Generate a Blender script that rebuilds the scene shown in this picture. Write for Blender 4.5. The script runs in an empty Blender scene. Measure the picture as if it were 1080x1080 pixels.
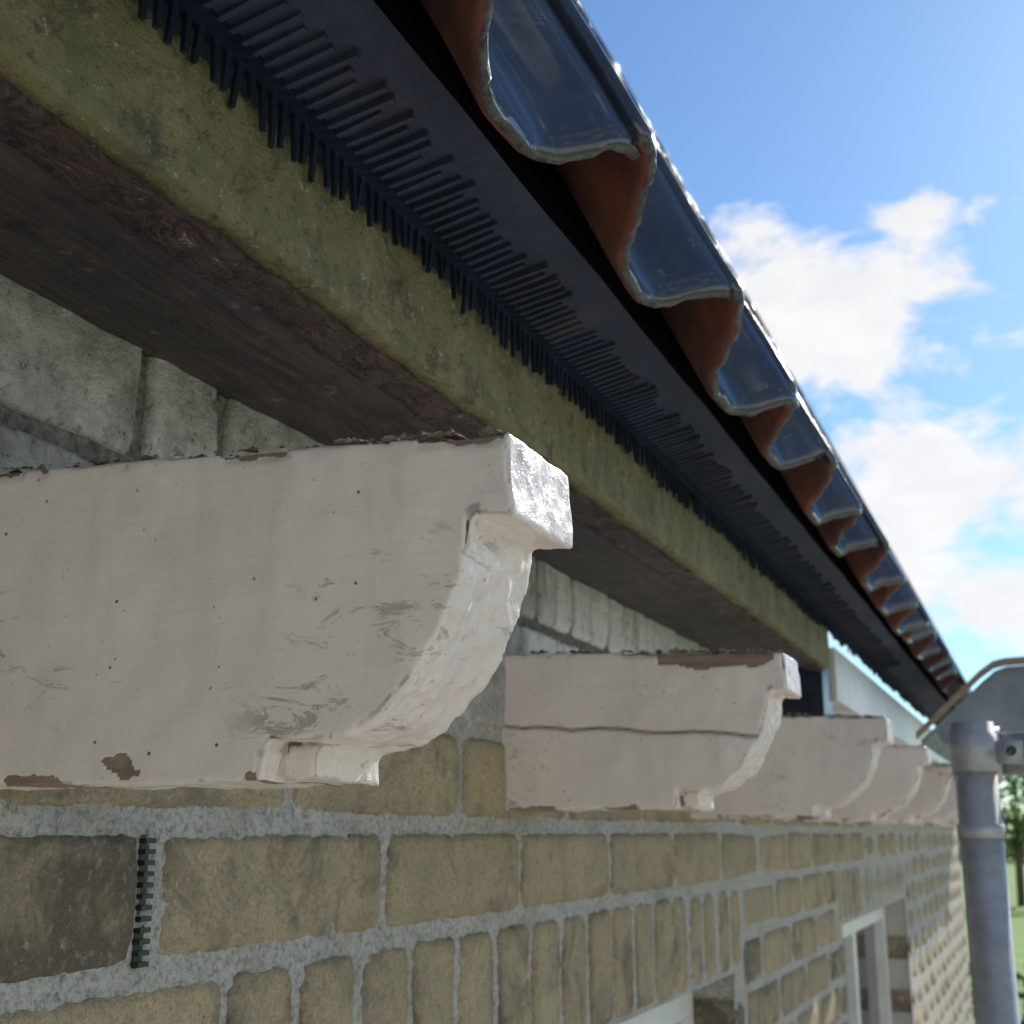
import bpy, math, random
from mathutils import Vector, noise
random.seed(7)
R=random.random
def N(x,y,z): return noise.noise(Vector((x,y,z)))
# ---------------------------------------------------------------- materials
def mat(name):
    m=bpy.data.materials.new(name); m.use_nodes=True
    nt=m.node_tree; b=nt.nodes['Principled BSDF']
    return m,nt,b
def tc(nt,scale=(1,1,1)):
    t=nt.nodes.new('ShaderNodeTexCoord'); m=nt.nodes.new('ShaderNodeMapping')
    m.inputs['Scale'].default_value=scale
    nt.links.new(t.outputs['Object'],m.inputs['Vector']); return m.outputs['Vector']
CAP=5
def noi(nt,v,scale,detail=5,rough=.6,dist=0):
    n=nt.nodes.new('ShaderNodeTexNoise'); n.inputs['Scale'].default_value=scale
    n.inputs['Detail'].default_value=min(CAP,detail); n.inputs['Roughness'].default_value=rough
    n.inputs['Distortion'].default_value=dist
    nt.links.new(v,n.inputs['Vector']); return n.outputs['Fac']
def ramp(nt,f,stops):
    r=nt.nodes.new('ShaderNodeValToRGB'); nt.links.new(f,r.inputs['Fac'])
    e=r.color_ramp.elements
    while len(e)<len(stops): e.new(.5)
    for i,(p,c) in enumerate(stops):
        e[i].position=p; e[i].color=(c,c,c,1) if isinstance(c,(int,float)) else (*c,1)
    return r.outputs['Color']
def mix(nt,f,a,b,mode='MIX'):
    m=nt.nodes.new('ShaderNodeMix'); m.data_type='RGBA'; m.blend_type=mode
    for s,x in ((0,f),(6,a),(7,b)):
        if isinstance(x,(int,float)): m.inputs[s].default_value=x
        elif isinstance(x,tuple): m.inputs[s].default_value=(*x,1)
        else: nt.links.new(x,m.inputs[s])
    return m.outputs[2]
def math_(nt,op,a,b=0.0,clamp=False):
    m=nt.nodes.new('ShaderNodeMath'); m.operation=op; m.use_clamp=clamp
    for i,x in enumerate((a,b)):
        if isinstance(x,(int,float)): m.inputs[i].default_value=x
        else: nt.links.new(x,m.inputs[i])
    return m.outputs[0]
def bump(nt,b,h,strength=.5,dist=.002,prev=None):
    n=nt.nodes.new('ShaderNodeBump'); n.inputs['Strength'].default_value=strength
    n.inputs['Distance'].default_value=dist; nt.links.new(h,n.inputs['Height'])
    if prev is not None: nt.links.new(prev,n.inputs['Normal'])
    nt.links.new(n.outputs['Normal'],b.inputs['Normal']); return n.outputs['Normal']
def attr(nt,name):
    a=nt.nodes.new('ShaderNodeAttribute'); a.attribute_name=name
    s=nt.nodes.new('ShaderNodeSeparateColor'); nt.links.new(a.outputs['Color'],s.inputs[0])
    return s.outputs
def setc(nt,b,c): 
    if isinstance(c,tuple): b.inputs['Base Color'].default_value=(*c,1)
    else: nt.links.new(c,b.inputs['Base Color'])
def simple(name,c1,c2,scale,rough=.7,bs=.4,bd=.002,sc=(1,1,1),metal=0,detail=4):
    m,nt,b=mat(name); v=tc(nt,sc); n=noi(nt,v,scale,detail,.65)
    setc(nt,b,mix(nt,ramp(nt,n,[(.35,0.),(.65,1.)]),c1,c2)); b.inputs['Roughness'].default_value=rough
    b.inputs['Metallic'].default_value=metal
    if bs: bump(nt,b,noi(nt,v,scale*4,3,.7),bs,bd)
    return m

def brickmat():
    m,nt,b=mat('buff_brick'); v=tc(nt); a=attr(nt,'tone')
    base=mix(nt,a[0],(.52,.405,.235),(.42,.325,.195))
    n1=noi(nt,v,24,4,.7); base=mix(nt,ramp(nt,n1,[(.38,0.),(.70,1.)]),base,(.34,.28,.19))
    n2=noi(nt,v,15,5,.78,.6); soot=math_(nt,'ADD',n2,math_(nt,'MULTIPLY',a[1],.28))
    base=mix(nt,ramp(nt,soot,[(.57,0.),(.78,.88)]),base,(.085,.07,.055))
    base=mix(nt,math_(nt,'MULTIPLY',a[2],ramp(nt,n2,[(.38,.1),(.58,.75)])),base,(.11,.09,.068))
    n4=noi(nt,v,170,4,.75); base=mix(nt,ramp(nt,n4,[(.31,.75),(.39,0.)]),base,(.13,.10,.07))
    base=mix(nt,ramp(nt,n4,[(.55,0.),(.72,.5)]),base,(.64,.56,.41))
    n6=noi(nt,v,420,2,.7); base=mix(nt,ramp(nt,n6,[(.36,.5),(.5,0.)]),base,(.20,.16,.105))
    setc(nt,b,base); b.inputs['Roughness'].default_value=.9
    bump(nt,b,math_(nt,'ADD',n6,math_(nt,'MULTIPLY',n4,1.6)),.85,.0020); return m
M_brick=brickmat()
def mortarmat():
    m,nt,b=mat('mortar'); v=tc(nt)
    n=noi(nt,v,280,4,.8); c=mix(nt,ramp(nt,n,[(.34,0.),(.55,1.)]),(.25,.235,.21),(.60,.575,.52))
    n2=noi(nt,v,14,3,.6); c=mix(nt,ramp(nt,n2,[(.48,0.),(.75,.5)]),c,(.28,.245,.19))
    setc(nt,b,c); b.inputs['Roughness'].default_value=.95
    bump(nt,b,n,1.0,.003); return m
M_mortar=mortarmat()
def blockmat():
    m,nt,b=mat('concrete_block'); v=tc(nt); a=attr(nt,'tone')
    n=noi(nt,v,30,4,.7); c=mix(nt,ramp(nt,n,[(.35,0.),(.68,1.)]),(.29,.27,.25),(.60,.575,.54))
    c=mix(nt,a[1],c,(.76,.74,.71))
    n2=noi(nt,tc(nt,(1,1,.25)),28,4,.7); c=mix(nt,ramp(nt,n2,[(.52,0.),(.70,.65)]),c,(.16,.145,.13))
    n3=noi(nt,v,130,4,.8); c=mix(nt,ramp(nt,n3,[(.3,.85),(.42,0.)]),c,(.07,.065,.06))
    c=mix(nt,ramp(nt,n3,[(.58,0.),(.7,.4)]),c,(.7,.68,.64))
    setc(nt,b,c); b.inputs['Roughness'].default_value=.95
    bump(nt,b,n3,1.,.004); return m
M_block=blockmat()
def paintmat():
    m,nt,b=mat('weathered_white_paint'); v=tc(nt); a=attr(nt,'wear')
    n=noi(nt,v,12,4,.6); c=mix(nt,ramp(nt,n,[(.3,0.),(.7,1.)]),(.87,.77,.73),(.79,.69,.65))
    n2=noi(nt,tc(nt,(1,1,2.2)),38,5,.8,1.0); n2b=noi(nt,v,13,2,.5)
    sc=math_(nt,'MULTIPLY',ramp(nt,n2,[(.57,0.),(.62,1.)]),ramp(nt,n2b,[(.52,0.),(.62,1.)]))
    c=mix(nt,math_(nt,'MULTIPLY',sc,.6),c,(.24,.21,.19))
    n9=noi(nt,tc(nt,(1,1,3.5)),90,3,.6,2.5); s9=math_(nt,'MULTIPLY',ramp(nt,n9,[(.66,0.),(.69,1.)]),ramp(nt,n2b,[(.42,1.),(.5,0.)]))
    c=mix(nt,math_(nt,'MULTIPLY',s9,.5),c,(.2,.17,.15))
    vo=nt.nodes.new('ShaderNodeTexVoronoi'); vo.inputs['Scale'].default_value=150; nt.links.new(v,vo.inputs['Vector'])
    sp=ramp(nt,vo.outputs['Distance'],[(.06,1.),(.12,0.)])
    n8=noi(nt,v,70,4,.7)
    sp=math_(nt,'MULTIPLY',sp,ramp(nt,n8,[(.50,0.),(.58,1.)]))
    c=mix(nt,sp,c,(.09,.07,.055))
    n7=noi(nt,tc(nt,(6,6,1)),9,4,.7); c=mix(nt,ramp(nt,n7,[(.52,0.),(.78,.35)]),c,(.54,.475,.44))
    chip=math_(nt,'ADD',a[0],math_(nt,'MULTIPLY',math_(nt,'SUBTRACT',n8,.5),1.3))
    chipm=ramp(nt,chip,[(.5,0.),(.54,1.)])
    wood=mix(nt,noi(nt,tc(nt,(2,30,30)),10,3,.7),(.14,.08,.055),(.42,.31,.25))
    c=mix(nt,chipm,c,wood)
    gr=math_(nt,'MULTIPLY',a[2],ramp(nt,n8,[(.3,0.),(.6,1.)])); c=mix(nt,gr,c,(.17,.135,.105))
    c=mix(nt,a[1],c,(.06,.05,.045))
    setc(nt,b,c)
    nt.links.new(mix(nt,chipm,ramp(nt,n,[(.3,.18),(.7,.34)]),(.9,.9,.9)),b.inputs['Roughness'])
    n10=noi(nt,tc(nt,(.5,1,3)),60,4,.6)
    h=math_(nt,'ADD',math_(nt,'MULTIPLY',n10,.45),math_(nt,'MULTIPLY',noi(nt,v,200,3,.7),.30))
    h=math_(nt,'SUBTRACT',h,math_(nt,'MULTIPLY',chipm,.6)); h=math_(nt,'SUBTRACT',h,math_(nt,'MULTIPLY',sp,.4))
    # end faces (normal along +X) carry thicker wrinkled gloss paint
    geo=nt.nodes.new('ShaderNodeNewGeometry'); sx=nt.nodes.new('ShaderNodeSeparateXYZ'); nt.links.new(geo.outputs['Normal'],sx.inputs[0])
    nzx=ramp(nt,sx.outputs['X'],[(.2,0.),(.6,1.)])
    wr=math_(nt,'MULTIPLY',math_(nt,'MULTIPLY',noi(nt,v,120,4,.75,1.),nzx),1.4)
    bump(nt,b,math_(nt,'ADD',h,wr),.55,.0018); return m
M_paint=paintmat()
M_debris=simple('dirt_debris',(.10,.075,.05),(.36,.32,.27),120,.95,.8,.002)
def beammat():
    m,nt,b=mat('old_dark_timber'); v=tc(nt,(6,1,6))
    n=noi(nt,v,14,4,.78,.5); c=mix(nt,ramp(nt,n,[(.35,0.),(.7,1.)]),(.020,.018,.018),(.068,.052,.047))
    n2=noi(nt,tc(nt),60,4,.7); c=mix(nt,ramp(nt,n2,[(.62,0.),(.68,.5)]),c,(.24,.20,.18))
    c=mix(nt,ramp(nt,n2,[(.34,.8),(.42,0.)]),c,(.012,.01,.01))
    setc(nt,b,c); b.inputs['Roughness'].default_value=.6
    bump(nt,b,n,.9,.004); return m
M_beam=beammat()
def rustmat():
    m,nt,b=mat('peeling_red_brown_timber'); v=tc(nt,(3,1,3)); v0=tc(nt)
    n=noi(nt,v,26,4,.75,.4); c=mix(nt,ramp(nt,n,[(.35,0.),(.65,1.)]),(.03,.022,.022),(.095,.053,.045))
    n2=noi(nt,v0,75,4,.78,.8); c=mix(nt,ramp(nt,n2,[(.52,0.),(.56,.9)]),c,(.014,.012,.012))
    c=mix(nt,ramp(nt,n2,[(.32,.7),(.36,0.)]),c,(.30,.25,.21))
    setc(nt,b,c); b.inputs['Roughness'].default_value=.5
    bump(nt,b,math_(nt,'ADD',n2,n),1.,.005); return m
M_rust=rustmat()
def greenmat():
    m,nt,b=mat('algae_green_board'); v=tc(nt)
    n=noi(nt,v,16,4,.75); c=mix(nt,ramp(nt,n,[(.3,0.),(.7,1.)]),(.135,.125,.05),(.27,.235,.12))
    n2=noi(nt,v,42,5,.8,.6); c=mix(nt,ramp(nt,n2,[(.53,0.),(.64,.85)]),c,(.085,.058,.036))
    n4=noi(nt,tc(nt,(1,1,.3)),34,4,.7); c=mix(nt,ramp(nt,n4,[(.52,0.),(.72,.7)]),c,(.07,.07,.05))
    n3=noi(nt,v,170,4,.75); c=mix(nt,ramp(nt,n3,[(.62,0.),(.68,.7)]),c,(.46,.42,.32))
    c=mix(nt,ramp(nt,n3,[(.33,.7),(.42,0.)]),c,(.045,.038,.025))
    setc(nt,b,c); b.inputs['Roughness'].default_value=.75
    bump(nt,b,math_(nt,'ADD',n3,n2),1.0,.003); return m
M_green=greenmat()
M_comb=simple('black_plastic',(.010,.016,.03),(.02,.03,.055),30,.22,.2,.001)
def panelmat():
    m,nt,b=mat('haze_blue_membrane'); v=tc(nt,(1,.4,1))
    n=noi(nt,v,16,4,.7); c=mix(nt,ramp(nt,n,[(.3,0.),(.7,1.)]),(.010,.017,.036),(.03,.045,.082))  # blue of the lens-flare veil painted into the dark base colour
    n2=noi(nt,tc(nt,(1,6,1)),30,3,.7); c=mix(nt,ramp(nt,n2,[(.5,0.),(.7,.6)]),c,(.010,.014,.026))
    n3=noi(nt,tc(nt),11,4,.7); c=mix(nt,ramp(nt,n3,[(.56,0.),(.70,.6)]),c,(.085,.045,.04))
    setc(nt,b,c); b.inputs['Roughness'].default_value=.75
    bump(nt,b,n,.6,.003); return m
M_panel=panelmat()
def glaze():
    m,nt,b=mat('glazed_tile'); v=tc(nt)
    n=noi(nt,v,20,4,.65); c=mix(nt,ramp(nt,n,[(.3,0.),(.7,1.)]),(.012,.015,.022),(.035,.04,.052))
    n3=noi(nt,v,420,3,.8); n4=noi(nt,v,24,4,.6)
    fr=math_(nt,'MULTIPLY',ramp(nt,n3,[(.52,0.),(.6,1.)]),ramp(nt,n4,[(.62,0.),(.72,.6)]))
    c=mix(nt,fr,c,(.45,.48,.47)); setc(nt,b,c)
    b.inputs['Roughness'].default_value=.22; b.inputs['Coat Weight'].default_value=1.; b.inputs['Coat Roughness'].default_value=.08
    bump(nt,b,math_(nt,'ADD',n4,math_(nt,'MULTIPLY',n3,.06)),.5,.006); return m
M_glaze=glaze()
M_terra=simple('terracotta_underside',(.26,.085,.055),(.08,.036,.034),18,.8,.6,.002)
M_tedge=simple('tile_edge',(.022,.023,.026),(.13,.13,.13),160,.3,.9,.0015)
M_galv=simple('galvanised_steel',(.36,.37,.39),(.52,.53,.55),30,.5,.3,.001,metal=.4)
M_white=simple('white_window_paint',(.72,.72,.70),(.82,.82,.80),15,.4,0)
M_zinc=simple('zinc_sheet',(.16,.19,.24),(.26,.30,.35),10,.45,.3,.002,metal=.3)
M_tim=simple('weathered_timber',(.20,.155,.11),(.36,.29,.21),20,.6,.6,.002,(1,6,6))
M_glass,nt,b=mat('window_glass'); b.inputs['Base Color'].default_value=(.02,.025,.03,1); b.inputs['Roughness'].default_value=.05
M_grass=simple('grass',(.10,.21,.02),(.19,.33,.035),1.2,.9,0)
M_bounce=simple('bounce_paving',(.46,.43,.38),(.58,.55,.49),8,.9,.5,.004)
def leafmat(name,c1,c2):
    m=simple(name,c1,c2,3,.6,0);nt=m.node_tree;b=nt.nodes['Principled BSDF'];o=nt.nodes['Material Output']
    tr=nt.nodes.new('ShaderNodeBsdfTranslucent');nt.links.new(b.inputs['Base Color'].links[0].from_socket,tr.inputs['Color'])
    ms=nt.nodes.new('ShaderNodeMixShader');ms.inputs[0].default_value=.5
    nt.links.new(b.outputs[0],ms.inputs[1]);nt.links.new(tr.outputs[0],ms.inputs[2]);nt.links.new(ms.outputs[0],o.inputs['Surface']);return m
M_leaf=leafmat('leaves',(.07,.14,.03),(.16,.26,.06))
M_hedge=leafmat('hedge_leaves',(.03,.06,.03),(.06,.10,.05))
M_bark=simple('bark',(.09,.065,.045),(.16,.12,.09),20,.9,.9,.02)

# ---------------------------------------------------------------- helpers
def obj(name,verts,faces,mats,parent=None,smooth=False,fm=None,cols=None,aname='tone'):
    me=bpy.data.meshes.new(name); me.from_pydata(verts,[],faces)
    for m in (mats if isinstance(mats,list) else [mats]): me.materials.append(m)
    if fm: me.polygons.foreach_set('material_index',fm)
    if smooth: me.polygons.foreach_set('use_smooth',[True]*len(me.polygons))
    if cols:
        a=me.color_attributes.new(aname,'FLOAT_COLOR','POINT')
        a.data.foreach_set('color',[c for t in cols for c in (*t,1.0)])
    me.update(); o=bpy.data.objects.new(name,me); bpy.context.scene.collection.objects.link(o)
    if parent: o.parent=parent
    return o
def empty(name,loc=(0,0,0)):
    e=bpy.data.objects.new(name,None); bpy.context.scene.collection.objects.link(e); e.empty_display_size=.1; return e
def wbox(x0,x1,y0,y1,z0,z1,dx,dy,dz,amp=0,fr=20,seed=0):
    V=[];F=[];idx={}
    def ns(a,b,d): return max(1,int(round((b-a)/d)))
    nx,ny,nz=ns(x0,x1,dx),ns(y0,y1,dy),ns(z0,z1,dz)
    def g(i,j,k):
        if (i,j,k) not in idx:
            x=x0+(x1-x0)*i/nx;y=y0+(y1-y0)*j/ny;z=z0+(z1-z0)*k/nz
            if amp:
                v=noise.noise_vector(Vector((x*fr+seed,y*fr,z*fr)))+.5*noise.noise_vector(Vector((x*fr*3+seed,y*fr*3,z*fr*3)))
                x+=v.x*amp;y+=v.y*amp;z+=v.z*amp
            idx[(i,j,k)]=len(V);V.append((x,y,z))
        return idx[(i,j,k)]
    for i in range(nx):
        for j in range(ny):
            F.append((g(i,j,0),g(i,j+1,0),g(i+1,j+1,0),g(i+1,j,0)))
            F.append((g(i,j,nz),g(i+1,j,nz),g(i+1,j+1,nz),g(i,j+1,nz)))
    for i in range(nx):
        for k in range(nz):
            F.append((g(i,0,k),g(i+1,0,k),g(i+1,0,k+1),g(i,0,k+1)))
            F.append((g(i,ny,k),g(i,ny,k+1),g(i+1,ny,k+1),g(i+1,ny,k)))
    for j in range(ny):
        for k in range(nz):
            F.append((g(0,j,k),g(0,j,k+1),g(0,j+1,k+1),g(0,j+1,k)))
            F.append((g(nx,j,k),g(nx,j+1,k),g(nx,j+1,k+1),g(nx,j,k+1)))
    return V,F
def merge(parts):
    V=[];F=[]
    for v,f in parts:
        o=len(V);V+=v;F+=[tuple(i+o for i in q) for q in f]
    return V,F
house=empty('brick_house')
END=6.0
# ---------------------------------------------------------------- bricks
BV=[];BF=[];BC=[]
def brick(s0,s1,z0,z1,tone=None,soot=0,depth=.03,proud=0,V=BV,F=BF,C=BC,rnd=.003,amp=1.0,cs=None,edge=None):
    near=(s0<1.35 and s1>.2 and z1>-.3)
    mid=(s0<2.8 and z1>-.6)
    L=s1-s0;Hh=z1-z0
    st=.0028 if near else (.012 if mid else .05)
    nx=max(2,int(L/st));nz=max(2,int(Hh/st))
    if tone is None: tone=R()
    if edge is None: edge=.3+.7*R()
    sd=R()*50; off=len(V); tilt=(R()-.5)*.0015; pr=proud+(R()-.5)*.0016
    ii=[0]+list(range(nx+1))+[nx]; kk=[0]+list(range(nz+1))+[nz]
    W=len(ii)
    for a,k in enumerate(kk):
        for b_,i in enumerate(ii):
            s=s0+L*i/nx; z=z0+Hh*k/nz
            ed=min(s-s0,s1-s,z-z0,z1-z)
            e=max(0,1-ed/rnd) if near else (1 if ed<1e-6 else 0)
            cr=max(0,1-math.hypot(min(s-s0,s1-s),min(z-z0,z1-z))/(.010+.008*N(s0*31,z0*31,s1)))
            wob=.0010*amp
            ws=N(s*60+sd,z*60,3)*wob+N(s*170+sd,z*170,3)*.0005; wz=N(s*60,z*60+sd,9)*wob+N(s*170,z*170+sd,3)*.0005
            x=pr+tilt*(i/nx-.5)*2 -e*e*.0026-cr*.003
            if near:
                x+=N(s*35+sd,z*35,0)*.0012*amp+N(s*120,z*120+sd,0)*.0006*amp
                pit=N(s*90+sd,z*90,7)
                if pit>.42: x-=(pit-.42)*.006
            if a in(0,len(kk)-1) or b_ in(0,W-1): x=-depth
            V.append((x,s+ws,z+wz)); 
            sc=soot
            if cs: sc=max(0,soot+cs(s,z))
            dirt=edge*max(0,1-ed/.012) if near else 0
            C.append((tone,sc,dirt))
    for a in range(len(kk)-1):
        for b_ in range(W-1):
            p=off+a*W+b_; F.append((p,p+1,p+W+1,p+W))
MJ=.0092; BJ=.0115; MOD=.22; CH=.0665
open_=[(.60,1.644),(2.55,3.667)]; ZH=-.168; ZS=-1.35
GZ=-2.6
def rowseg(z0,z1,ofs,a,b,cuts):
    k=math.floor((a-ofs)/MOD)-1
    while ofs+k*MOD<b:
        s0=ofs+k*MOD+MJ/2; s1=ofs+(k+1)*MOD-MJ/2; k+=1
        vent=abs(s1-.4924)<.002 and abs(z1+.001)<.01
        if vent: s1=.4836
        segs=[(max(s0,a),min(s1,b))]
        for c0,c1 in cuts:
            ns=[]
            for x,y in segs:
                if y<=c0 or x>=c1: ns.append((x,y))
                else:
                    if x<c0-.03: ns.append((x,c0))
                    if y>c1+.03: ns.append((c1,y))
            segs=ns
        for x,y in segs:
            if y-x<.02: continue
            so=.1+.35*R()*(R()<.5); cs=None
            jamb=any(abs(x-c1)<1e-4 or abs(y-c0)<1e-4 for c0,c1 in cuts)
            if vent:
                so=.6; cs=lambda s,z:.3*max(0,(s-.43)/.05)+.4*max(0,(-.035-z)/.02)
            if jamb and z1<-.1: so=.8
            brick(x,y,z0,z1,soot=so,depth=.085 if jamb else .03,cs=cs)
r=0; zt=.0655
while zt-CH>GZ:
    z1=zt; z0=zt-CH+BJ
    ofs=.607 if r%2==0 else .717
    cuts=[]
    mid=(z0+z1)/2
    if ZS<mid<-.05 and mid>-.18: cuts=[(.554,1.70),(2.5,3.72)]
    elif mid<-.165 and mid>ZS: cuts=list(open_)
    rowseg(z0,z1,ofs,-.6,END,cuts)
    zt-=CH; r+=1
for a,b in ((.554,1.70),(2.5,3.72)):
    n=int(round((b-a)/.0673)); w=(b-a)/n
    for i in range(n):
        brick(a+i*w+.005,a+(i+1)*w-.005,ZH+.004,-.0675,soot=.1+.3*R(),depth=.09)
obj('facade_bricks',BV,BF,M_brick,house,True,cols=BC)
MV=[];MF=[]
def mgrid(s0,s1,z0,z1,st,fine):
    nx=max(1,int((s1-s0)/st));nz=max(1,int((z1-z0)/st));o=len(MV)
    for k in range(nz+1):
        for i in range(nx+1):
            s=s0+(s1-s0)*i/nx;z=z0+(z1-z0)*k/nz;x=-.0024
            if fine:
                x+=N(s*140,z*140,1)*.0013+N(s*45,z*45,5)*.0010+N(s*300,z*300,5)*.0008
            MV.append((x,s,z))
    for k in range(nz):
        for i in range(nx):
            p=o+k*(nx+1)+i;MF.append((p,p+1,p+nx+2,p+nx+1))
mgrid(.2,1.5,ZH,.078,.002,True); mgrid(-.6,.2,ZH,.078,.05,False); mgrid(1.5,END,ZH,.078,.05,False)
for a,b in ((-.6,.6),(1.644,2.55),(3.667,END)): mgrid(a,b,ZS,ZH,.01 if a==1.644 else .1,a==1.644)
mgrid(-.6,END,GZ,ZS,.2,False)
for c0,c1 in open_:
    o=len(MV)
    for (s,x,z) in ((c1+.004,-.003,ZS),(c1+.004,-.12,ZS),(c1+.004,-.12,ZH),(c1+.004,-.003,ZH)): MV.append((x,s,z))
    MF.append((o,o+1,o+2,o+3))
    o=len(MV)
    for (s,x,z) in ((c0,-.003,ZH+.002),(c1,-.003,ZH+.002),(c1,-.12,ZH+.002),(c0,-.12,ZH+.002)): MV.append((x,s,z))
    MF.append((o,o+1,o+2,o+3))
obj('mortar_joints',MV,MF,M_mortar,house,True)
for w,(a,b) in enumerate(open_):
    P=[wbox(-.10,-.055,a,b,ZH-.05,ZH,9,9,9),wbox(-.10,-.055,a,a+.05,ZS,ZH-.0505,9,9,9),wbox(-.10,-.055,b-.05,b,ZS,ZH-.0505,9,9,9),
       wbox(-.10,-.055,a+.0505,b-.0505,ZS,ZS+.06,9,9,9),wbox(-.095,-.06,(a+b)/2-.025,(a+b)/2+.025,ZS+.0605,ZH-.051,9,9,9),
       wbox(-.08,.03,a-.02,b+.02,ZS-.03,ZS-.002,9,9,9)]
    v,f=merge(P);o=obj('window_frame',v,f,M_white,house)
    v,f=wbox(-.085,-.08,a+.05,b-.05,ZS+.06,ZH-.05,9,9,9);obj('window_pane',v,f,M_glass,house)
v,f=merge([wbox(-4,-.031,END-.03,END-.002,GZ,.2,9,9,9),wbox(-4,-.17,-.6,-.58,GZ,2.6,9,9,9)])
obj('gable_wall',v,f,M_mortar,house)
v,f=wbox(-.16,-.125,-.57,END-.04,GZ,.26,9,9,9);obj('inner_wall',v,f,M_mortar,house)
KV=[];KF=[];KC=[]
js=[-.6,-.3,-.02,.20,.466,.531,.655,.77,.89,.985,1.07,1.175,1.30,1.42]+[1.42+.12*i for i in range(1,38)]
for row,(z0,z1) in enumerate(((.0765,.161),(.170,.232))):
    for i in range(len(js)-1):
        sh=0 if row else .055
        s0,s1=js[i]+.004+sh,js[i+1]-.004+sh
        w=0 if s0<.9 else .85
        brick(s0,s1,z0,z1,tone=R(),soot=w,proud=-.002 if row else -.001,V=KV,F=KF,C=KC,rnd=.003,amp=1.3)
obj('concrete_blocks',KV,KF,M_block,house,True,cols=KC)
MV=[];MF=[];mgrid(.15,1.5,.0781,.235,.003,True);mgrid(-.6,.15,.0781,.235,.1,False);mgrid(1.5,END,.0781,.235,.1,False)
obj('block_mortar',[(x-.004,y,z) for x,y,z in MV],MF,simple('grey_mortar',(.10,.095,.09),(.30,.29,.27),200,.95,1.,.002),house,True)
P=[wbox(-.02,-.002,.4848,.4908,-.058,-.001,9,9,9)]
for i in range(12):
    z=-.0575+i*.0048
    P.append(wbox(-.004,.0014,.4840,.4914,z,z+.0022,9,9,9))
v,f=merge(P);obj('weep_vent',v,f,simple('vent_plastic',(.012,.012,.012),(.03,.03,.03),60,.4,0),house)

# ---------------------------------------------------------------- eaves
BE=1.80
v,f=wbox(-.12,.080,-.6,BE,.2215,.262,.02,.02,.02,.0022,18);obj('eaves_beam',v,f,M_beam,house,True)
v,f=wbox(.0815,.1055,-.6,BE,.217,.262,.004,.006,.01,.003,34,4);obj('eaves_batten',v,f,M_rust,house,True)
v,f=wbox(.1056,.116,-.6,BE-.02,.2185,.2735,.005,.01,.005,.0013,34,8);obj('fascia_board',v,f,M_green,house,True)
v,f=wbox(.0,.106,BE+.10,END,.185,.262,9,.1,9);obj('white_fascia',v,f,M_white,house)
v,f=wbox(-.02,.10,BE+.012,BE+.09,.14,.262,9,9,9);obj('dark_bracket',v,f,M_comb,house)
V=[];F=[];n=420
sec=[(.114,.2740),(.1165,.282),(.1175,.289),(.135,.2925),(.153,.296),(.171,.2995),(.158,.3150),(.146,.322)]
for j in range(n+1):
    s=-.6+(END+.6)*j/n
    for k,(x,z) in enumerate(sec):
        V.append((x+N(s*12,k*.6,5)*.0010*(k>0),s,z+N(s*8,k*.7,0)*.0016*(k>1)))
for j in range(n):
    for k in range(len(sec)-1):
        p=j*len(sec)+k;F.append((p,p+1,p+len(sec)+1,p+len(sec)))
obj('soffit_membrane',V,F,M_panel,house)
P=[];RB=[];s=-.3
while s<3.2:
    L=.014+.006*R()+.007*N(s*9,0,0); w=.0036; w2=.0026; dx=(R()-.5)*.003; dy=(R()-.5)*.003
    if R()<.06: L*=.5
    zt_=.280
    V=[(.1195,s,zt_),(.1195,s+w,zt_),(.1215,s+w,zt_),(.1215,s,zt_)]
    V+=[(.1190+dx,s+dy+.0006,zt_-L),(.1190+dx,s+dy+w2,zt_-L),(.1210+dx,s+dy+w2,zt_-L),(.1210+dx,s+dy+.0006,zt_-L)]
    P.append((V,[(0,4,5,1),(1,5,6,2),(2,6,7,3),(3,7,4,0),(4,7,6,5)]))
    if s<2.4:
        a=Vector((.1205,s,.2880));c=Vector((.142+.012*R(),s,.2930));h=.0012
        V=[(a.x,s,a.z-h),(a.x,s+w2,a.z-h),(c.x,s+w2,c.z-h*.2),(c.x,s,c.z-h*.2),(a.x,s,a.z+.004),(a.x,s+w2,a.z+.004),(c.x,s+w2,c.z+.004),(c.x,s,c.z+.004)]
        RB.append((V,[(0,1,2,3),(0,4,5,1),(1,5,6,2),(3,2,6,7),(0,3,7,4)]))
    s+=.0080+.0014*(R()-.5)
P.append(wbox(.1188,.1218,-.6,3.2,.2795,.290,.0015,.02,.005,.0004,30))
v,f=merge(P);obj('eaves_comb',v,f,M_comb,house)
v,f=merge(RB);obj('comb_ribs',v,f,M_panel,house)

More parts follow.
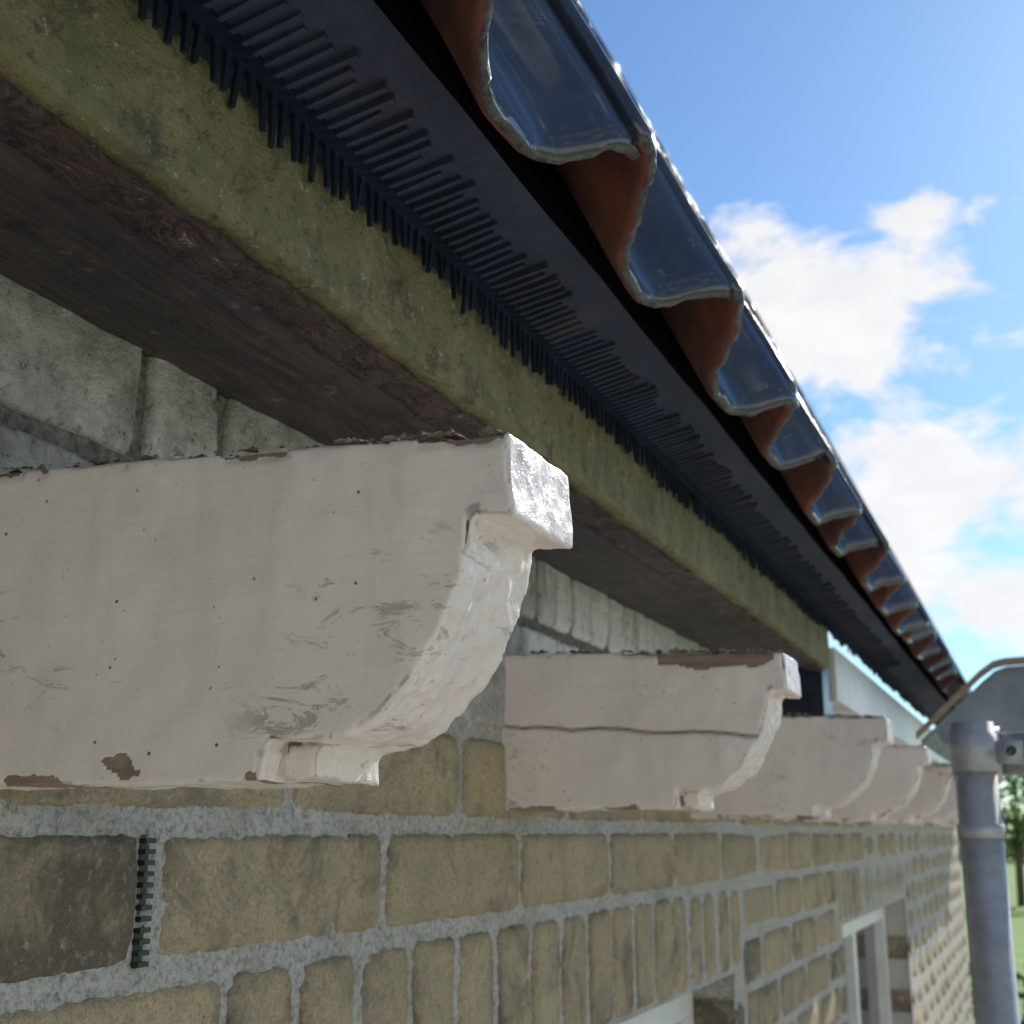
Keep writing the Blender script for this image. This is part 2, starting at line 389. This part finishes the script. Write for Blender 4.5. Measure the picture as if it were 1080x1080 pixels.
# ---------------------------------------------------------------- tiles
PER=.18;PH=.498
def prof(v):
    v=v%1.0
    if v<.56: return (.5+.5*math.cos(math.pi*v/.56))
    if v<.74: return 0
    return .5-.5*math.cos(math.pi*(v-.74)/.26)
TV=[];TF=[];TM=[]
def P3(u,s,n): return (.196-.407*u+.914*n, s, .277+.914*u+.407*n)
EXP=.27;TL=.32;TH=.0085
for c in range(9):
    for i in range(-7,31):  # far tiles added beyond the visible roof end to shade the wall
        fine=(c==0 and i<12)
        nv=52 if fine else 22; nu=14 if fine else 2
        o=len(TV); jit=(R()-.5)*.010; jn=(R()-.5)*.004; js_=(R()-.5)*.004; rt=(R()-.5)*.014; am=.036+.005*R()
        W=nv+1
        for side in (0,1):
            for k in range(nu+1):
                ul=TL*(k/nu)**1.6
                for j in range(W):
                    t=-.03+1.04*j/nv
                    s=PH+(i+t)*PER+js_
                    n=am*prof(t)-.002
                    n+=.0035*max(0,1-(t+.03)/.22)
                    n+=.010*(1-ul/TL)+jn
                    rag=(N(s*50,c*9,i)*.004+N(s*160,c*9,i)*.002) if k==0 else 0
                    if k==0: n+= (-.0026 if side==0 else .0020)
                    n-=TH*side
                    n+=N(s*25,ul*15+c,i*3)*.0018
                    TV.append(P3(c*EXP+ul+jit+rag+rt*t,s,n))
        S=(nu+1)*W
        for side in (0,1):
            for k in range(nu):
                for j in range(nv):
                    p=o+side*S+k*W+j
                    qd=(p,p+1,p+W+1,p+W)
                    TF.append(qd if side==0 else qd[::-1]);TM.append(0 if side==0 else 1)
        for j in range(nv):
            p=o+j;TF.append((p,p+S,p+S+1,p+1));TM.append(2)
        for k in range(nu):
            p=o+k*W;TF.append((p,p+W,p+W+S,p+S));TM.append(0)
            p=o+k*W+nv;TF.append((p,p+S,p+W+S,p+W));TM.append(0)
obj('roof_tiles',TV,TF,[M_glaze,M_terra,M_tedge],house,True,fm=TM)
V=[P3(.035,-.6,-.024),P3(.035,END,-.024),P3(2.6,END,-.024),P3(2.6,-.6,-.024)]
obj('light_block_underlay',V,[(0,1,2,3)],M_panel,house)  # dark sheet added behind the tiles to stop light leaking through
V=[P3(0,END+.03,.05),P3(2.6,END+.03,.05),P3(2.6,END+.03,-.05),P3(0,END+.03,-.05)];V+= [(a,b+.02,c) for a,b,c in V]
obj('barge_board',V,[(0,1,2,3),(7,6,5,4),(0,4,5,1),(1,5,6,2),(2,6,7,3),(3,7,4,0)],M_comb,house)

# ---------------------------------------------------------------- corbels
def extr(poly,s0,s1):
    n=len(poly)
    V=[(p,s0,z) for p,z in poly]+[(p,s1,z) for p,z in poly]
    F=[tuple(range(n)),tuple(range(2*n-1,n-1,-1))]
    for i in range(n):
        j=(i+1)%n;F.append((i,i+n,j+n,j))
    return V,F
T=.055
curve=[(.2155,.100),(.2145,.088),(.2105,.0742),(.205,.062),(.197,.0496),(.191,.0425),(.184,.0368),(.178,.0325),(.172,.0300)]
def corbel(s,idx,scale_p=1.0,vox=.0016,droop=0.0,crack=False):
    top=[(-.06,.134),(.10,.1295),(.19,.1245),(.2165,.124)]
    full=top+curve+[(.160,.0275),(.1555,.0265),(.1550,.0165),(-.06,.0160)]
    nearp=top+curve+[(.160,.0285),(.1425,.0290),(.1405,.0162),(-.06,.0160)]
    A=extr([(p*scale_p if p>0 else p,z) for p,z in nearp],s,s+.014)
    B=extr([(p*scale_p if p>0 else p,z) for p,z in full],s+.013,s+T)
    k=scale_p
    C=extr([(.186*k,.1255),(.2285*k,.1235),(.2295*k,.096),(.190*k,.101)],s-.0002,s+T+.0015)
    v,f=merge([A,B,C])
    o=obj('wooden_corbel',v,f,M_paint)
    md=o.modifiers.new('r','REMESH');md.mode='VOXEL';md.voxel_size=vox;md.use_smooth_shade=True
    dg=bpy.context.evaluated_depsgraph_get();me=bpy.data.meshes.new_from_object(o.evaluated_get(dg))
    o.modifiers.clear();o.data=me
    sd=idx*13.7
    cols=[];new=[]
    nr=[vt.normal.copy() for vt in me.vertices]
    for vt,nn in zip(me.vertices,nr):
        p,y,z=vt.co
        d=N(p*22+sd,y*22,z*22)*.0011+N(p*70+sd,y*70,z*70)*.0005
        endf=max(0,nn.x)+max(0,-nn.z)*.6
        capm=.5 if p>.222*k else 1
        d+=capm*endf*(N(p*55,y*40+sd,z*55)*.0018+N(p*150,y*150+sd,z*150)*.0013)
        ch=0;ck=0;gr=0
        topz=.134-(p*.045)
        near_top=max(0,1-abs(z-topz)/.007) if nn.y<-.2 or nn.z>.3 else 0
        e=N(p*26+sd,0,3)+.35*N(p*110+sd,z*40,3)
        gr=max(0,nn.z)*.9
        gr=max(gr,near_top*max(0,e*1.8+.2))
        if near_top>0 and e>.10: ch=max(ch,near_top*.85)
        if ch>.4: d-=.0008
        lo=max(0,1-abs(z-.0165)/.006)*(p<.14)
        if idx==0:
            g=math.hypot((p-.087+(z-.022)*.9)/.007,(z-.022)/.0045)+.5*N(p*200,z*200,0)
            if g<1 and nn.y<-.3: ch=max(ch,1.2-g*.6);d-=.0012*(1-g)
        e2=N(p*30,5+sd,1)+.3*N(p*120,5,sd)
        if lo>0 and e2>.18: ch=max(ch,lo*.8)
        ar=(nn.y<-.25 and endf>.25)
        if ar:
            ea=N(p*60+sd,z*60,8)
            if ea>.05: gr=max(gr,.55); d-=.0006
            if ea>.30: ch=max(ch,.7); d-=.0008
        seam=math.hypot(p-.2165*k,(z-.0985))
        if nn.y<-.2 and seam<.0025: ck=.5
        if crack and nn.y<-.3:
            zc=.078-.012*p/.2+N(p*40,2,sd)*.0018+N(p*140,2,sd)*.0005
            if p<.205 and abs(z-zc)<.0022: d-=.0022*(1-abs(z-zc)/.0022);ck=max(ck,1-abs(z-zc)/.0018)
            if .12<p<.205 and z>.1140+N(p*50,1,1)*.006+abs(p-.165)*.09: ch=1.0;d-=.0012
        cols.append((ch,max(0,ck),gr))
        new.append((vt.co+nn*d))
    for vt,c in zip(me.vertices,new):
        vt.co=(c.x,c.y,c.z-droop*max(0,c.x))
    a=me.color_attributes.new('wear','FLOAT_COLOR','POINT')
    a.data.foreach_set('color',[x for t in cols for x in (*t,1.0)])
    me.update()
    V=[];F=[]
    nfl=320 if idx<3 else 40
    for _ in range(nfl):
        p=.02+R()*.205; 
        if R()<.4: p=.165+R()*.060
        yy=s+(R()**2)*T; z=.134-p*.045-droop*p+.0003
        rr=.0006+.0022*R()**2.5; o2=len(V)
        cx=Vector((p*k,yy,z))
        a0=R()*6
        for t in range(5):
            an=a0+t*1.2566;V.append(tuple(cx+Vector((math.cos(an)*rr*(1+R()),math.sin(an)*rr,rr*.5*(R()-.4)))))
        V.append(tuple(cx+Vector((0,0,rr*(.4+.9*R())))))
        for t in range(5):F.append((o2+t,o2+(t+1)%5,o2+5))
        F.append(tuple(o2+4-t for t in range(5)))
    obj('dirt_flakes',V,F,M_debris,o)
    return o
for i in range(8):
    s=.358+.547*i
    corbel(s,i,scale_p=(1.0,.93,.96,.95,.96,.94,.95,.95)[i],vox=(.0012,.0016,.003,.004,.005,.005,.005,.005)[i],crack=(i in(1,)),droop=(0,0,.01,0,0,0,0,0)[i])

# ---------------------------------------------------------------- scaffold pole
def tube(p0,p1,r,n=28,inner=None):
    p0=Vector(p0);p1=Vector(p1);d=(p1-p0).normalized()
    a=d.orthogonal().normalized();b_=d.cross(a)
    V=[];F=[];ri=inner or r*.87
    for rr in (r,ri):
        for P_ in (p0,p1):
            for i in range(n):
                t=2*math.pi*i/n;V.append(tuple(P_+a*math.cos(t)*rr+b_*math.sin(t)*rr))
    for i in range(n):
        j=(i+1)%n
        F+=[(i,j,n+j,n+i),(2*n+i,3*n+i,3*n+j,2*n+j),(i,2*n+i,2*n+j,j),(n+i,n+j,3*n+j,3*n+i)]
    return V,F
px,py=.311,1.38
sp=empty('scaffold_pole')
v,f=tube((px,py,GZ),(px,py,.107),.0205);obj('standard_tube',v,f,M_galv,sp,True)
v,f=tube((px,py,-.006),(px,py,.008),.0225);obj('spigot_collar',v,f,M_galv,sp,True)
v,f=tube((px-.02,py+.047,.078),(px+1.6,py+.047,.078),.0215);obj('ledger_tube',v,f,M_galv,sp,True)
v,f=merge([tube((px,py,.058),(px,py,.096),.0225),tube((px-.024,py+.047,.078),(px+.024,py+.047,.078),.0275),
  wbox(px-.02,px+.02,py+.02,py+.03,.06,.096,9,9,9),wbox(px+.02,px+.045,py-.008,py+.008,.066,.088,9,9,9),tube((px+.035,py-.03,.077),(px+.035,py+.03,.077),.006)])
obj('coupler_clamp',v,f,M_galv,sp,True)
v,f=wbox(px-.08,px+.08,py-.08,py+.08,GZ+.006,GZ+.014,9,9,9);obj('base_plate',v,f,M_galv,sp)
zf=empty('zinc_gutter_end')
def sheet(pts,y0,y1,th):
    V=[];F=[];n=len(pts)
    for y in (y0,y1):
        for x,z in pts:V.append((x,y,z))
        for x,z in pts:V.append((x,y,z-th))
    m=2*n
    for i in range(n-1):
        F+=[(i,i+1,m+i+1,m+i),(n+i,m+n+i,m+n+i+1,n+i+1),(i,n+i,n+i+1,i+1),(m+i,m+i+1,m+n+i+1,m+n+i)]
    F+=[(0,m,m+n,n),(n-1,n+n-1,m+n+n-1,m+n-1)]
    return V,F
v,f=sheet([(.185,.158),(.235,.203),(.29,.253),(.312,.268),(.33,.272),(.43,.275)],2.2,2.225,.010);obj('timber_edge',v,f,M_tim,zf)
v,f=sheet([(.19,.147),(.24,.191),(.295,.241),(.315,.256),(.34,.260),(.43,.263)],2.23,2.9,.005);obj('zinc_lining',v,f,M_zinc,zf)
V=[(.215,2.229,.160),(.225,2.229,.140),(.43,2.229,.140),(.43,2.229,.2645),(.332,2.229,.2615),(.312,2.229,.255)]
obj('zinc_stop_end',V,[(0,1,2,3,4,5)],M_zinc,zf)

# ---------------------------------------------------------------- ground etc
V=[(-900,-900,GZ),(900,-900,GZ),(900,900,GZ),(-900,900,GZ)];obj('ground',V,[(0,1,2,3)],M_grass)
V=[(-5,-8,GZ+.004),(9,-8,GZ+.004),(9,7.5,GZ+.004),(-5,7.5,GZ+.004)];obj('bounce_pavement',V,[(0,1,2,3)],M_bounce)  # unseen pale paving, added to bounce light up at the eaves
def leaves(cx,cy,cz,rx,ry,rz,n,sz):
    V=[];F=[]
    for _ in range(n):
        while True:
            a=Vector((R()*2-1,R()*2-1,R()*2-1))
            if a.length<1 and (a.length>.35 or R()<.3): break
        if N(a.x*2.3+cx,a.y*2.3+cy,a.z*2.3)<-.12: continue
        c=Vector((cx+a.x*rx,cy+a.y*ry,cz+a.z*rz))
        d1=Vector((R()-.5,R()-.5,R()-.5)).normalized()*sz;d2=d1.orthogonal().normalized()*sz*.45
        o=len(V);V+=[tuple(c-d1),tuple(c+d2),tuple(c+d1),tuple(c-d2)];F.append((o,o+1,o+2,o+3))
    return V,F
for k,(tx,ty,h) in enumerate(((-.9,52,5.4),(2.8,58,5.6),(-6.5,60,6.5))):
    t=empty('deciduous_tree')
    P=[tube((tx,ty,GZ),(tx+.1,ty,GZ+h*.6),.14,10,.01)]
    for b_ in range(6):
        an=b_*1.05;P.append(tube((tx+.05,ty,GZ+h*.35),(tx+math.cos(an)*h*.25,ty+math.sin(an)*h*.25,GZ+h*.75),.05,8,.01))
    v,f=merge(P);obj('trunk_and_limbs',v,f,M_bark,t,True)
    v,f=leaves(tx,ty,GZ+h*.66,h*.34,h*.34,h*.34,1500,.17);obj('crown',v,f,M_leaf,t)
v,f=merge([leaves(x,120+R()*6,GZ+1.0+R(),4,2,1.7+R(),700,.4) for x in range(-90,90,5)]);obj('distant_tree_line',v,f,M_leaf)
v,f=merge([leaves(x*.5-.2,9+.1*R(),GZ+.90,.5,.45,.95,1500,.05) for x in range(0,9)]);obj('garden_hedge',v,f,M_hedge)

# ---------------------------------------------------------------- light
az=math.radians(13);el=math.radians(31)
sd=Vector((math.sin(az)*math.cos(el),math.cos(az)*math.cos(el),math.sin(el)))
L=bpy.data.lights.new('sun','SUN');L.energy=5;L.angle=math.radians(.5);L.color=(1,.94,.85)
lo=bpy.data.objects.new('sun',L);bpy.context.scene.collection.objects.link(lo);lo.rotation_euler=sd.to_track_quat('Z','Y').to_euler()
w=bpy.data.worlds.new('World');bpy.context.scene.world=w;w.use_nodes=True;nt=w.node_tree
bg=nt.nodes['Background'];bg.inputs['Strength'].default_value=.15
sky=nt.nodes.new('ShaderNodeTexSky');sky.sky_type='NISHITA';sky.sun_disc=False;sky.sun_elevation=el;sky.sun_rotation=az
sky.air_density=1.0;sky.dust_density=.22;sky.ozone_density=1.8
CAP=8
t=nt.nodes.new('ShaderNodeTexCoord');mp=nt.nodes.new('ShaderNodeMapping');mp.inputs['Scale'].default_value=(1,1,2.0);mp.inputs['Location'].default_value=(.3,.1,.2)
G=t.outputs['Generated'];nt.links.new(G,mp.inputs['Vector'])
n1=noi(nt,mp.outputs['Vector'],11,8,.62,.3)
n0=noi(nt,mp.outputs['Vector'],2.5,2,.5,0)
sep=nt.nodes.new('ShaderNodeSeparateXYZ');nt.links.new(G,sep.inputs[0])
def blob(cx,rx,rz,amt):
    d=nt.nodes.new('ShaderNodeVectorMath');d.operation='SUBTRACT';nt.links.new(G,d.inputs[0]);d.inputs[1].default_value=cx
    m=nt.nodes.new('ShaderNodeVectorMath');m.operation='MULTIPLY';nt.links.new(d.outputs[0],m.inputs[0]);m.inputs[1].default_value=(1/rx,.3/rx,1/rz)
    l=nt.nodes.new('ShaderNodeVectorMath');l.operation='LENGTH';nt.links.new(m.outputs[0],l.inputs[0])
    return math_(nt,'MULTIPLY',math_(nt,'SUBTRACT',1.0,l.outputs['Value'],True),amt)
dens=math_(nt,'ADD',n1,math_(nt,'MULTIPLY',math_(nt,'SUBTRACT',n0,.5),.5))
for bl in (blob((-.125,.91,.380),.17,.095,.36),blob((-.02,.96,.27),.16,.07,.27),blob((-.051,.895,.443),.035,.03,.18),blob((-.06,.97,.18),.3,.08,.28)):
    dens=math_(nt,'ADD',dens,bl)
lim=ramp(nt,sep.outputs['Z'],[(.41,0.),(.52,.22)])
dens=math_(nt,'SUBTRACT',dens,lim)
back_fill=ramp(nt,sep.outputs['Y'],[(0.,.20),(.4,0.)])  # extra cloud cover behind the camera, added as fill light
dens=math_(nt,'ADD',dens,back_fill)
cm=ramp(nt,dens,[(.52,0.),(.68,.93)])
n2=noi(nt,mp.outputs['Vector'],14,4,.6)
cc=mix(nt,n2,(5.2,5.2,5.3),(7.6,7.4,7.1))
tint=mix(nt,1.0,sky.outputs[0],(.60,.80,.97),'MULTIPLY')
nt.links.new(mix(nt,cm,tint,cc),bg.inputs['Color'])
# ---------------------------------------------------------------- camera
cam=bpy.data.cameras.new('cam');co=bpy.data.objects.new('camera',cam);bpy.context.scene.collection.objects.link(co)
th=math.radians(14.05);ph=math.radians(22.27)
fw=Vector((-math.sin(ph)*math.cos(th),math.cos(ph)*math.cos(th),math.sin(th)))
co.location=(.376,0,0);co.rotation_euler=fw.to_track_quat('-Z','Y').to_euler()
cam.sensor_width=36;cam.lens=45;cam.clip_start=.01;cam.clip_end=3000
cam.dof.use_dof=True;cam.dof.focus_distance=.48;cam.dof.aperture_fstop=22
sc=bpy.context.scene;sc.camera=co
sc.view_settings.view_transform='Standard';sc.view_settings.look='None';sc.view_settings.exposure=0
